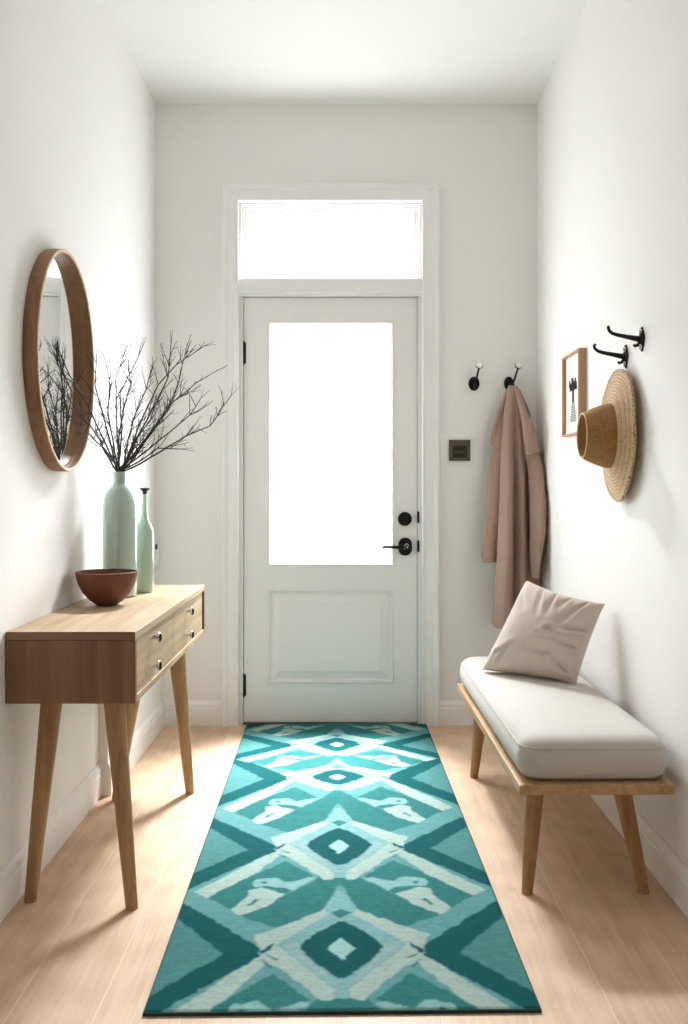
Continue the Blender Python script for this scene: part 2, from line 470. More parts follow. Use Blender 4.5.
# the front door
door = empty('door_1', (CX, BY + .024, .008), kind='structure')
DB = (CX, BY + .024, .008)
y0, y1 = BY + .024, BY + .068
g0, g1, gz0, gz1 = CX - .300, CX + .300, .762, 1.935       # glazed opening
p0, p1, pz0, pz1 = CX - .302, CX + .305, .194, .646        # panel opening
dl = MB()
dl.box(CX - .4165, g0 - .002, y0, y1, .008, 2.050).box(g1 + .006, CX + .4165, y0, y1, .008, 2.050)
dl.box(g0 - .002, g1 + .006, y0, y1, gz1 + .002, 2.050).box(g0 - .002, g1 + .006, y0, y1, pz1, gz0 - .002).box(g0 - .002, g1 + .006, y0, y1, .008, pz0)
bmesh.ops.remove_doubles(dl.bm, verts=dl.bm.verts[:], dist=1e-6)
dl.build('door_leaf', M['door'], door, DB)
bd = MB()                                                   # glazing bead
bp = [(0, .0), (0, .004), (.003, .007), (.008, .007), (.014, .001), (.016, -.014), (.016, -.03)]
loop = [((g0 - .002, gz0 - .002), y0), ((g1 + .006, gz0 - .002), y0), ((g1 + .006, gz1 + .002), y0), ((g0 - .002, gz1 + .002), y0)]
bd.sweep(bp, loop, True); bd.build('glazing_bead', M['door'], door, DB)
MB().box(g0 - .002, g1 + .006, y0 + .020, y0 + .026, gz0 - .002, gz1 + .002).build('glass_pane', M['glass'], door, DB)
pn = MB()
pp = [(0, .002), (.004, .005), (.009, .004), (.012, -.004), (.014, -.012), (.024, -.012), (.028, -.010), (.058, .0), (.060, .003), (.062, .003)]
loop = [((p0, pz0), y0), ((p1, pz0), y0), ((p1, pz1), y0), ((p0, pz1), y0)]
pn.sweep(pp, loop, True)
pn.faces([(p0 + .062, y0 - .003, pz0 + .062), (p1 - .062, y0 - .003, pz0 + .062), (p1 - .062, y0 - .003, pz1 - .062), (p0 + .062, y0 - .003, pz1 - .062)], [(0, 1, 2, 3)])
pn.faces([(p0, y1 - .005, pz0), (p1, y1 - .005, pz0), (p1, y1 - .005, pz1), (p0, y1 - .005, pz1)], [(0, 1, 2, 3)])
pn.build('raised_panel', M['door'], door, DB)
for hz in (1.785, .185):                                    # hinges on the left edge
    m = MB(); hx = CX - .4185
    m.tube([(hx, y0 - .006, hz - .052), (hx, y0 - .006, hz + .052)], .0062, 12)
    for q in (-.054, .054): m.lathe([(0, -.004), (.005, -.003), (.0075, 0), (.005, .003), (0, .004)], (hx, y0 - .006, hz + q))
    m.box(hx, hx + .012, y0 - .003, y0 + .001, hz - .05, hz + .05)
    m.build('hinge', M['black'], door, DB)
db = MB().lathe([(0, .0), (.033, .0), (.034, .004), (.033, .012), (.030, .015), (.0, .0165)], (CX + .358, y0, .986), (0, -1, 0), 40)
db.build('deadbolt', M['black'], door, DB)
# handle: oval rose, lever towards the glass, small keyhole mark
rose = []
hd = MB()
for i in range(48):
    a = 2 * PI * i / 48
    rx, rz = .0325, .0325
    zz = math.sin(a) * rz; zz += .0105 if zz > 0 else -.0105
    rose.append((math.cos(a) * rx, zz))
hx, hz = CX + .360, .853
prs = [(1, 0), (1.02, .003), (1.0, .010), (.92, .0135)]
vs = []; fs = []
for sc, d in prs: vs += [(hx + x * sc, y0 - d, hz + z * sc) for x, z in rose]
for k in range(len(prs) - 1):
    for i in range(48): fs.append((k * 48 + i, k * 48 + (i + 1) % 48, (k + 1) * 48 + (i + 1) % 48, (k + 1) * 48 + i))
fs.append(list(range((len(prs) - 1) * 48, len(prs) * 48)))
hd.faces(vs, fs)
hd.tube([(hx - .019, y0 - .010, hz), (hx - .019, y0 - .040, hz)], [.011, .0105], 20)
ho = hd.build('door_handle', M['black'], door, DB)
lv = MB().tube([(hx - .012, y0 - .036, hz - .001), (hx - .034, y0 - .042, hz - .001), (hx - .07, y0 - .044, hz), (hx - .098, y0 - .043, hz + .002), (hx - .112, y0 - .041, hz - .004)],
               [.0100, .0085, .0075, .0070, .005], 14)
lo = lv.build('lever', M['black'], ho, DB)
mk = MB()
yk = y0 - .0142
pts = [(hx + .006 + .0085 * math.cos(a), yk, hz + .006 + .0075 * math.sin(a)) for a in [i * PI / 8 for i in range(-2, 11)]]
mk.tube(pts, .0014, 6)
mk.tube([(hx + .0125, yk, hz + .0015), (hx + .005, yk, hz - .002), (hx + .012, yk, hz - .009)], .0017, 6)
mk.lathe([(0, 0), (.0022, .0005), (.0018, .0012), (0, .0014)], (hx - .003, yk + .0006, hz - .010), (0, -1, 0), 12)
mk.build('keyhole', M['porcelain'], ho, DB)
for z0_, z1_ in ((.967, 1.022), (.828, .884)):
    MB().box(CX + .4172, CX + .4262, BY + .0015, BY + .020, z0_, z1_, .001).build('latch_plate', M['black'], door, DB)

# ================================================================== rug
V0 = 1.935; RL = 2.36; RW = .4275; RT = .011
rug = empty('runner_rug', (-.0067, V0, 0), 'teal and cream runner rug with a diamond pattern, lying from the door to the foreground', 'rug', rz=.0163)
UNIT = [
    ('T', [(-0.4199, -0.285), (-0.2839, 0.013), (-0.4294, 0.331), (-0.4772, 0.445), (-0.5058, 0.318), (-0.6095, -0.578)]),
    ('D', [(-0.4317, -0.427), (-0.403, -0.384), (-0.1848, -0.009), (-0.1876, 0.022), (-0.3236, 0.264), (-0.4217, 0.445), (-0.4799, 0.542), (-0.4922, 0.435), (-0.4414, 0.318), (-0.2839, 0.013), (-0.4275, -0.278), (-0.6095, -0.578), (-0.6329, -0.78)]),
    ('L', [(-0.4205, 0.457), (-0.3221, 0.286), (-0.1872, 0.031), (-0.2369, 0.11), (-0.4048, 0.477)]),
    ('C', [(-0.4048, 0.477), (-0.3653, 0.537), (-0.2557, 0.312), (-0.1948, 0.131), (-0.1708, 0.066), (-0.1879, 0.013), (-0.2369, 0.11), (-0.3213, 0.296)]),
    ('K', [(-0.3653, 0.537), (-0.2554, 0.318), (-0.1604, 0.153), (-0.073, 0.323), (-0.1298, 0.47), (-0.2602, 0.7), (-0.2928, 0.651), (-0.335, 0.577)]),
    ('K', [(-0.0049, 0.194), (-0.0759, 0.375), (-0.1492, 0.513), (-0.2123, 0.615), (-0.2664, 0.704), (-0.2041, 0.762), (-0.1632, 0.815), (-0.0495, 0.675), (-0.0045, 0.408), (0.0135, 0.448), (0.0153, 0.26)]),
    ('P', [(-0.0073, 0.474), (-0.0497, 0.678), (-0.1544, 0.828), (-0.1978, 0.943), (-0.2018, 1.007), (-0.1696, 1.044), (-0.0455, 1.318), (0.0053, 1.318), (0.0128, 0.527)]),
    ('C', [(-0.2213, 0.867), (-0.1865, 0.836), (-0.0431, 0.655), (-0.0311, 0.695), (-0.1132, 0.852), (-0.1544, 0.937), (-0.1786, 1.015), (-0.2002, 0.967)]),
    ('C', [(-0.1978, 1.015), (-0.1562, 0.952), (-0.1, 1.084), (-0.0173, 1.26), (-0.0175, 1.328), (-0.0455, 1.332), (-0.0971, 1.215), (-0.152, 1.106), (-0.1836, 1.073)]),
    ('W', [(-0.1503, 0.942), (-0.1115, 0.923), (-0.0778, 1.05), (-0.0468, 1.129), (-0.0172, 1.204), (-0.0066, 1.26), (-0.0884, 1.095)]),
    ('D', [(-0.1025, 0.972), (-0.0895, 0.913), (-0.0488, 0.828), (-0.0037, 0.756), (0.0324, 0.828), (0.0272, 1.161), (0.0048, 1.189), (-0.0319, 1.146), (-0.0778, 1.05)]),
    ('I', [(-0.0322, 0.979), (-0.0166, 0.937), (0.0011, 0.898), (0.0302, 0.967), (0.0044, 1.061), (-0.0168, 1.026)]),
    ('K', [(-0.0227, 0.684), (0.0029, 0.65), (0.0262, 0.684), (0.0023, 0.729)]),
    ('B', [(-0.2511, 0.395), (-0.2395, 0.349), (-0.1834, 0.331), (-0.1533, 0.382), (-0.1394, 0.375), (-0.0906, 0.338), (-0.0706, 0.344), (-0.1169, 0.433), (-0.1296, 0.477), (-0.1513, 0.445), (-0.2075, 0.428), (-0.2421, 0.433)]),
    ('C', [(-0.2961, 0.651), (-0.2543, 0.523), (-0.2543, 0.462), (-0.221, 0.438), (-0.1917, 0.474), (-0.153, 0.499), (-0.1988, 0.622), (-0.2632, 0.704)]),
    ('K', [(-0.2538, 0.611), (-0.2303, 0.551), (-0.2204, 0.56), (-0.2442, 0.615)]),
    ('K', [(-0.2241, 0.375), (-0.2085, 0.375), (-0.2046, 0.4), (-0.2184, 0.405)]),
    ('D', [(-0.2025, 0.998), (-0.1664, 0.932), (-0.1684, 0.962), (-0.1901, 1.015)]),
    ('K', [(-0.1903, 1.01), (-0.1503, 1.05), (-0.16, 1.057)]),
    ('K', [(-0.1938, 1.05), (-0.158, 1.106), (-0.1683, 1.111)]),
]
nodes = [4.42, 3.933, 3.488, 2.806, 2.178, 1.546]
nx, ny = 284, 780
us = np.linspace(-RW, RW, nx); vs_ = np.linspace(0, RL, ny)
GU, GV = np.meshgrid(us, vs_)                    # GV: metres from the near edge
rs = np.random.RandomState(4)
def wob(sx, sy, amp):
    g = rs.rand(sy, sx) - .5
    xi = np.linspace(0, sx - 1.001, nx); yi = np.linspace(0, sy - 1.001, ny)
    x0 = xi.astype(int); yy0 = yi.astype(int); fx = xi - x0; fy = (yi - yy0)[:, None]
    a = g[yy0][:, x0] * (1 - fx) + g[yy0][:, x0 + 1] * fx
    b = g[yy0 + 1][:, x0] * (1 - fx) + g[yy0 + 1][:, x0 + 1] * fx
    return (a * (1 - fy) + b * fy) * amp
WU = GU + wob(50, 140, .007) + wob(140, 390, .003); WV = GV + V0 + wob(50, 140, .009) + wob(140, 390, .003)
def inside(px, py, poly):
    r = np.zeros(px.shape, bool); n = len(poly); j = n - 1
    for i in range(n):
        xi, yi = poly[i]; xj, yj = poly[j]
        if yi != yj:
            r ^= ((yi > py) != (yj > py)) & (px < (xj - xi) * (py - yi) / (yj - yi) + xi)
        j = i
    return r
cols = {k: np.array([lin(c) for c in v]) for k, v in RUG.items()}
img = np.tile(cols['L'], (ny, nx, 1))
for key, poly in UNIT:
    for i in range(len(nodes) - 1):
        v1, v2 = nodes[i], nodes[i + 1]; sp = v1 - v2
        q = [(u, v1 - t * sp) for u, t in poly]
        lo_, hi_ = min(p[1] for p in q) - .02, max(p[1] for p in q) + .02
        r0 = max(0, int((lo_ - V0) / RL * ny)); r1 = min(ny, int((hi_ - V0) / RL * ny) + 1)
        if r1 <= r0: continue
        for sg in (1, -1):
            mask = inside(WU[r0:r1] * sg, WV[r0:r1], q)
            img[r0:r1][mask] = cols[key]
# slightly worn weave: soften by a small blur
for _ in range(1):
    img[1:-1] = (img[:-2] + img[1:-1] * 2 + img[2:]) / 4
    img[:, 1:-1] = (img[:, :-2] + img[:, 1:-1] * 2 + img[:, 2:]) / 4
me = bpy.data.meshes.new('pile')
top = np.empty((ny, nx, 3)); top[..., 0] = GU; top[..., 1] = GV
edge = np.minimum(np.minimum(GU + RW, RW - GU), np.minimum(GV, RL - GV))
top[..., 2] = RT - .004 * np.clip(1 - edge / .008, 0, 1) ** 2
idx = np.arange(nx * ny).reshape(ny, nx)
quads = np.stack([idx[:-1, :-1], idx[:-1, 1:], idx[1:, 1:], idx[1:, :-1]], -1).reshape(-1, 4)
me.vertices.add(nx * ny); me.vertices.foreach_set('co', top.reshape(-1).astype(np.float32))
me.loops.add(quads.size); me.loops.foreach_set('vertex_index', quads.reshape(-1).astype(np.int32))
me.polygons.add(len(quads)); me.polygons.foreach_set('loop_start', np.arange(0, quads.size, 4, dtype=np.int32))
me.update(calc_edges=True)
ca = me.color_attributes.new('weave', 'FLOAT_COLOR', 'POINT')
ca.data.foreach_set('color', np.concatenate([img.reshape(-1, 3), np.ones((nx * ny, 1))], 1).reshape(-1).astype(np.float32))
me.materials.append(M['rug'])
pile = bpy.data.objects.new('pile', me); COL.objects.link(pile); pile.parent = rug
bm_ = MB()
e = .0015
bm_.box(-RW - e, RW + e, -e, .004, 0, RT - .003, .001).box(-RW - e, RW + e, RL - .004, RL + e, 0, RT - .003, .001)
bm_.box(-RW - e, -RW + .004, 0, RL, 0, RT - .003, .001).box(RW - .004, RW + e, 0, RL, 0, RT - .003, .001)
tag(bm_.build('binding', M['rug_edge'], rug), 'dark bound edge of the rug')

# ================================================================== console table
TB = (LX, 2.413, 0)
tx0, tx1, ty0, ty1, tz0, tz1 = LX + .002, -.565, 2.413, 3.6, .554, .747
tab = empty('console_table', TB, 'oak console table with two drawers and tapered legs against the left wall', 'console table')
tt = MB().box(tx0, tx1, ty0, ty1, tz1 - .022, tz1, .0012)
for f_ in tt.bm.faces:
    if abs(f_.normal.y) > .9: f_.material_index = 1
tt.build('table_top', [M['oak_y'], M['oak_shaded_x']], tab, TB)
cb = MB()
cb.box(tx0, tx1, ty0 + .0005, ty0 + .020, tz0, tz1 - .0232, .0008).build('side_panel', M['oak_shaded_z'], tab, TB)
MB().box(tx0, tx1, ty1 - .020, ty1 - .0005, tz0, tz1 - .0232, .0008).build('side_panel', M['oak_shaded_z'], tab, TB)
MB().box(tx0, tx1 - .0005, ty0 + .021, ty1 - .021, tz0, tz0 + .018, .0008).build('bottom_panel', M['oak_y'], tab, TB)
MB().box(tx0, tx0 + .012, ty0 + .021, ty1 - .021, tz0 + .019, tz1 - .0232).build('back_panel', M['oak_y'], tab, TB)
dz0, dz1 = tz0 + .0195, tz1 - .0245
for (a, b, kn) in ((ty0 + .0215, 2.970, 2.66), (2.9725, ty1 - .030, 3.225)):
    d = MB()
    d.box(tx1 - .022, tx1 - .006, a, b, dz0, dz1, .001)
    d.box(tx0 + .02, tx1 - .022, a + .01, a + .02, dz0 + .005, dz1 - .02).box(tx0 + .02, tx1 - .022, b - .02, b - .01, dz0 + .005, dz1 - .02)
    d.box(tx0 + .02, tx0 + .03, a + .02, b - .02, dz0 + .005, dz1 - .02).box(tx0 + .03, tx1 - .022, a + .02, b - .02, dz0 + .005, dz0 + .012)
    do = d.build('drawer', M['oak_y'], tab, TB)
    for kz in (.692, .608):
        k = MB().lathe([(0, -.001), (.0055, -.001), (.0048, .006), (.0052, .012), (.0125, .016), (.0155, .019), (.0143, .0215)], (tx1 - .006, kn, kz), (1, 0, 0), 24)
        ko = k.build('knob', M['chrome'], do, TB)
        k2 = MB().lathe([(0, .0210), (.0128, .0210), (.0124, .0236), (.008, .0262), (0, .0270)], (tx1 - .006, kn, kz), (1, 0, 0), 24)
        kf = k2.build('knob', M['knob_face'], None)
        # one knob mesh with two materials
        me1 = ko.data; me2 = kf.data
        bmk = bmesh.new(); bmk.from_mesh(me1); nf = len(bmk.faces); bmk.from_mesh(me2)
        for v in list(bmk.verts)[len(me1.vertices):]: v.co -= Vector(TB)
        bmk.faces.ensure_lookup_table()
        for f_ in bmk.faces[nf:]: f_.material_index = 1
        bmk.to_mesh(me1); bmk.free(); me1.materials.append(M['knob_face'])
        bpy.data.objects.remove(kf); bpy.data.meshes.remove(me2)
def leg(topp, foot, r0, r1, parent, base, mat, n=8):
    t, f_ = Vector(topp), Vector(foot)
    ax = f_ - t; pts = [t + ax * (i / n) for i in range(n + 1)]
    m = MB(); seg = 24; vs = []; fs = []
    for i, p in enumerate(pts):
        k = i / n; r = r0 + (r1 - r0) * k
        for a in range(seg):
            an = 2 * PI * a / seg
            vs.append((p.x + math.cos(an) * r, p.y + math.sin(an) * r, p.z))
    for i in range(n):
        for a in range(seg):
            b = (a + 1) % seg; fs.append((i * seg + a, i * seg + b, (i + 1) * seg + b, (i + 1) * seg + a))
    fs += [list(range(seg)), list(range(n * seg, (n + 1) * seg))]
    m.faces(vs, fs, smooth=True)
    return m.build('leg', mat, parent, base)
for t, f_ in (((-.825, 2.53, tz0), (-.866, 2.468, 0)), ((-.650, 2.52, tz0), (-.577, 2.426, 0)),
              ((-.745, 3.28, tz0), (-.835, 3.27, 0)), ((-.617, 3.27, tz0), (-.580, 3.345, 0))):
    leg(t, f_, .0305, .0165, tab, TB, M['leg_z'])

# ---- bowl, vase, bottle
tz = tz1
c = (-.788, 2.965, tz)
bowl = MB().lathe([(0, .0), (.030, 0), (.034, .003), (.055, .018), (.078, .044), (.093, .075), (.1005, .108), (.1012, .111), (.0985, .112), (.0965, .108),
                   (.089, .076), (.074, .048), (.050, .024), (.02, .012), (0, .011)], (0, 0, 0), seg=64).build('bowl', M['terracotta'])
bowl.location = c
tag(bowl, 'terracotta brown round bowl on the console table, in front of the vases', 'bowl')
VC = (-.807, 3.21, tz)
va = MB().lathe([(0, 0), (.050, 0), (.056, .004), (.0595, .015), (.0605, .06), (.0612, .16), (.0612, .27), (.060, .325), (.055, .355), (.045, .378), (.033, .392),
                 (.0255, .400), (.0232, .408), (.0225, .420), (.0228, .435), (.0245, .442), (.0240, .4445), (.0205, .4445), (.0195, .438), (.019, .41),
                 (.022, .395), (.04, .375), (.052, .33), (.054, .2), (.054, .02), (0, .012)], seg=64)
vo = va.build('vase', M['vase']); vo.location = VC
tag(vo, 'tall pale celadon ceramic vase with narrow neck holding bare branches', 'vase')
BC = (-.746, 3.335, tz)
bot = empty('bottle_vase', BC, 'slender sage green ceramic bottle with dark flared stopper beside the tall vase', 'bottle')
MB().lathe([(0, 0), (.024, 0), (.0285, .003), (.031, .010), (.0325, .04), (.0335, .16), (.0335, .215), (.031, .235), (.024, .252), (.016, .266), (.011, .285),
            (.0085, .31), (.0075, .345), (.0072, .362), (.006, .363), (.0055, .35), (.0065, .31), (.009, .28), (.02, .25), (.029, .22), (.029, .01), (0, .006)], BC, seg=48).build('bottle_body', M['bottle'], bot, BC)
MB().lathe([(0, .364), (.0078, .3635), (.0078, .372), (.0105, .376), (.0185, .3835), (.0188, .3865), (.017, .387), (.004, .384), (0, .384)], BC, seg=40).build('stopper', M['black'], bot, BC)

# ---- bare branches
rnd = random.Random(11)
def at(px, py, y):                      # a direction seen in the photo, taken to depth y
    return Vector(((px - 346) * y / 900, y, 1.13 - (py - 489) * y / 900))
MOUTH = Vector((VC[0], VC[1], tz + .4445))
def wiggle(a, b, n, amp, bow):
    d = b - a; L = d.length; out = []
    off = Vector((0, 0, 0))
    for i in range(n + 1):
        k = i / n
        if 0 < i < n: off = Vector([rnd.uniform(-1, 1) * amp * L for _ in range(3)])
        else: off = Vector((0, 0, 0))
        out.append(a + d * k + Vector(bow) * math.sin(PI * k) * L + off)
    return out
def sprig(m, p, d, L, r, depth):
    if L < .012: return
    n = max(2, int(L / .018)); pts = [p]; dd = d.normalized()
    for i in range(n):
        dd = (dd + Vector([rnd.uniform(-.22, .22), rnd.uniform(-.22, .22), rnd.uniform(-.12, .26)])).normalized()
        q = pts[-1] + dd * (L / n)
        q.x = max(q.x, LX + .012)
        pts.append(q)
    m.tube(pts, [r * (1 - .6 * i / n) for i in range(n + 1)], 5, True)
    e = pts[-1]; m.lathe([(0, -.0018), (.0011, -.0006), (.0009, .001), (0, .0022)], e, tuple(dd), 5)
    if depth > 0:
        for i in range(1, n):
            if rnd.random() < .45:
                ax = Vector([rnd.uniform(-1, 1) for _ in range(3)]).normalized()
                nd = (dd + ax * .9).normalized()
                sprig(m, pts[i], nd, L * rnd.uniform(.25, .5), r * .6, depth - 1)
def branch(targets, label, dens=1.0, seed=0, k0=0):
    rnd.seed(seed)
    ang = 2.4 * k0; st = Vector((VC[0] + .009 * math.cos(ang), VC[1] + .009 * math.sin(ang), tz + .22))
    mth = MOUTH + Vector((.010 * math.cos(ang), .010 * math.sin(ang), 0))
    pts = [at(*t) for t in targets]
    mid = (mth + pts[0]) / 2
    pts = [mth] + pts
    # dense polyline with slight kinks
    line = [st, (st + mth) / 2]
    for i in range(len(pts) - 1):
        seglen = (pts[i + 1] - pts[i]).length; n = max(2, int(seglen / .035))
        w = wiggle(pts[i], pts[i + 1], n, .010, (0, 0, -.025 if i == 0 else 0))
        line += w if i == 0 else w[1:]
    for q in line: q.x = max(q.x, LX + .012)
    n = len(line); m = MB()
    m.tube(line, [.0040 - .0026 * (i / (n - 1)) for i in range(n)], 7)
    for i in range(3, n - 1):
        dd = (line[i + 1] - line[i - 1]).normalized(); kk = i / n
        for _ in range(3):
            if rnd.random() < .52 * dens * (0.35 + .9 * kk):
                ax = Vector((rnd.uniform(-1, 1), rnd.uniform(-1, 1), rnd.uniform(-.4, 1))).normalized()
                sprig(m, line[i], (dd + ax * .75).normalized(), rnd.uniform(.035, .12) * (1.25 - .5 * kk), .0017, 2)
        m.lathe([(0, -.002), (.0027 - .0015 * kk, 0), (0, .002)], line[i], tuple(dd), 6)
    dd = (line[-1] - line[-2]).normalized()
    for s_ in range(2): sprig(m, line[-1], (dd + Vector([rnd.uniform(-.4, .4) for _ in range(3)])).normalized(), .045, .0011, 0)
    o = m.build('branch', M['twig'], None, tuple(MOUTH))
    tag(o, label, 'branch', 'bare branches in the tall vase')
BR = [
 ([(160, 452, 3.22), (186, 436, 3.24), (210, 426, 3.26), (231, 396, 3.28)], 'longest bare branch of the vase, sweeping low and far right towards the door casing', .9),
 ([(140, 461, 3.18), (158, 448, 3.14), (182, 449, 3.10)], 'lowest bare branch of the vase, drooping to the right over the table end', .6),
 ([(145, 440, 3.25), (173, 402, 3.30), (196, 383, 3.34), (218, 370, 3.38)], 'bare branch of the vase reaching up right, below the topmost right tips', 1.0),
 ([(138, 428, 3.22), (158, 385, 3.24), (176, 365, 3.26), (204, 346, 3.30)], 'bare branch of the vase curving high right to the topmost right tip', .9),
 ([(146, 438, 3.30), (166, 412, 3.36), (178, 385, 3.42), (187, 345, 3.48)], 'bare branch of the vase leaning right then turning upright', .9),
 ([(136, 440, 3.16), (152, 410, 3.12), (168, 378, 3.08), (171, 344, 3.06)], 'bare branch of the vase ending upright between middle and right tips', .9),
 ([(117, 430, 3.20), (116, 400, 3.20), (116, 377, 3.20), (126, 348, 3.18)], 'straight upright bare branch rising from the middle of the vase', 1.0),
 ([(122, 430, 3.25), (120, 392, 3.28), (134, 366, 3.30), (142, 348, 3.32)], 'bare branch of the vase rising just right of its middle', 1.0),
 ([(128, 440, 3.24), (136, 412, 3.28), (146, 390, 3.30), (152, 368, 3.34)], 'short bare branch of the vase between middle and right stems', 1.2),
 ([(110, 440, 3.14), (101, 408, 3.08), (95, 384, 3.05), (97, 352, 3.04)], 'bare branch of the vase rising just left of its middle beside the mirror', 1.0),
 ([(103, 438, 3.05), (85, 400, 2.88), (70, 376, 2.77), (59, 350, 2.69)], 'long bare branch of the vase leaning left across the mirror, reaching highest there', .7),
 ([(104, 448, 3.05), (86, 432, 2.88), (68, 414, 2.77), (54, 409, 2.68)], 'bare branch of the vase bending low left in front of the mirror', .7),
 ([(100, 440, 3.00), (80, 412, 2.84), (62, 392, 2.73), (46, 372, 2.63)], 'bare branch of the vase leaning left through the middle of the mirror', .7),
 ([(132, 446, 3.28), (150, 420, 3.38), (160, 396, 3.48)], 'short bare branch of the vase leaning right behind the others', 1.2),
]
BR += [
 ([(113, 440, 3.19), (108, 412, 3.16), (110, 380, 3.14), (104, 356, 3.12)], 'bare branch just left of the upright middle ones, tip bending slightly left', 1.0),
 ([(119, 436, 3.14), (124, 408, 3.10), (131, 384, 3.08), (128, 364, 3.06)], 'short bare branch in front of the middle ones, right of the upright branch', 1.1),
 ([(142, 446, 3.20), (158, 424, 3.20), (170, 404, 3.22), (188, 392, 3.22)], 'bare branch of the vase leaning right at half height in front of the others', 1.1),
 ([(150, 448, 3.26), (170, 432, 3.30), (190, 415, 3.34), (201, 398, 3.36)], 'bare branch just above the longest low right one, with upturned tip', 1.1),
]
for i, (t, lb, dn) in enumerate(BR): branch(t, lb, dn, 30 + i, i)

# ================================================================== mirror
MC = (LX, 2.830, 1.531); ha, hb = .288, .346                # half width (y), half height (z)
mir = empty('wall_mirror', MC, 'oval wall mirror in a deep brown wooden frame above the console table', 'mirror')
def oval(n, a, b, x): return [(x, MC[1] + a * math.cos(2 * PI * i / n), MC[2] + b * math.sin(2 * PI * i / n)) for i in range(n)]
def oval_band(prof, n=96):
    m = MB(); vs = []; fs = []; k = len(prof)
    for (ins, x) in prof: vs += oval(n, ha - ins, hb - ins, LX + x)
    for q in range(k):
        r = (q + 1) % k
        for i in range(n): fs.append((q * n + i, q * n + (i + 1) % n, r * n + (i + 1) % n, r * n + i))
    m.faces(vs, fs, smooth=True); return m
oval_band([(0, .001), (0, .0415), (.0110, .0415), (.0110, .0265), (.0145, .0255), (.0145, .001)]).build('mirror_frame', M['frame_wood'], mir, MC)
tag(oval_band([(.0008, .0412), (.0008, .0435), (.0022, .0448), (.0086, .0448), (.0100, .0435), (.0100, .0412)]).build('frame_lip', M['frame_lip'], mir, MC), 'pale front lip of the frame')
g = MB()
gv = oval(96, ha - .0142, hb - .0142, 0); ang = MIRROR_YAW
gv = [(LX + .0145 + (v[1] - MC[1]) * math.tan(ang), v[1], v[2]) for v in gv]
back = [(v[0] - .002, v[1], v[2]) for v in gv]
g.faces(gv + back, [list(range(96)), list(range(191, 95, -1))] + [(i, 96 + i, 96 + (i + 1) % 96, (i + 1) % 96) for i in range(96)])
g.build('mirror_glass', M['mirror'], mir, MC)

# small white switch plate on the left wall in the far corner
SB = (LX, 4.22, .82)
sw = empty('light_switch', SB, 'narrow white switch plate seen edge-on on the left wall near the far corner', 'light switch')
MB().box(LX, LX + .016, 4.215, 4.285, .765, .875, .004).build('plate', M['switch'], sw, SB)
MB().box(LX + .015, LX + .026, 4.232, 4.268, .778, .842, .003).build('rocker', M['switch'], sw, SB)
tag(MB().box(LX + .015, LX + .022, 4.240, 4.262, .846, .868, .001).build('indicator', M['black'], sw, SB), 'small dark indicator')

# ================================================================== bench
BA = (.673, 3.07, 0); BR_ = .0094
bench = empty('bench', BA, 'low oak bench with a long beige upholstered seat along the right wall', 'bench', rz=BR_)
hw, hl = .211, .640
sl = MB().box(-hw, hw, -hl, hl, .303, .331, .004).build('seat_board', M['bench_y'], bench)
for t, f_ in (((-.132, -.48, .303), (-.172, -.553, 0)), ((.108, -.48, .303), (.157, -.550, 0)),
              ((-.140, .43, .303), (-.167, .460, 0)), ((.108, .43, .303), (.150, .462, 0))):
    leg(t, f_, .029, .0155, bench, (0, 0, 0), M['bench_z'])
def rrect(hx, hy, r, seg=8):
    out = []
    for cx_, cy_, a0 in ((hx - r, hy - r, 0), (-hx + r, hy - r, PI / 2), (-hx + r, -hy + r, PI), (hx - r, -hy + r, 1.5 * PI)):
        for i in range(seg + 1):
            a = a0 + PI / 2 * i / seg; out.append((cx_ + r * math.cos(a), cy_ + r * math.sin(a)))
    return out
def soft_block(hx, hy, z0, z1, r, ins, mat, name, parent, crown=.008, cx_=0, cy_=0):
    m = MB(); vs = []; fs = []
    H = z1 - z0
    prof = [(.05, .002 * 0 + 0), (.022, .004), (.008, .016), (.001, .034), (-.003, H * .5), (0, H - .046), (.004, H - .030), (.012, H - .016), (.026, H - .006), (.05, 0 + H)]
    for k in (.09, .14): prof.append((k, H + crown * (k - .05) / .12))
    loops = []
    for i_, z in prof:
        rr = rrect(hx - i_, hy - i_, max(.012, r - i_ * .6))
        loops.append([(cx_ + x, cy_ + y, z0 + z) for x, y in rr])
    n = len(loops[0])
    for l in loops: vs += l
    for q in range(len(loops) - 1):
        for i in range(n): fs.append((q * n + i, q * n + (i + 1) % n, (q + 1) * n + (i + 1) % n, (q + 1) * n + i))
    fs.append(list(range(n))[::-1]); fs.append(list(range((len(loops) - 1) * n, len(loops) * n)))
    m.faces(vs, fs, smooth=True)
    return m.build(name, mat, parent, auto=False)
cu = soft_block(.207, .626, .331, .452, .055, 0, M['cushion'], 'seat_cushion', bench, cx_=.002, cy_=-.002)
z = .452 - .028
seam = [Vector((.002 + x, -.002 + y, z)) for x, y in rrect(.207 - .0035, .626 - .0035, .055)]
MB().tube(seam + [seam[0]], .0022, 6).build('piping', M['cushion'], bench)

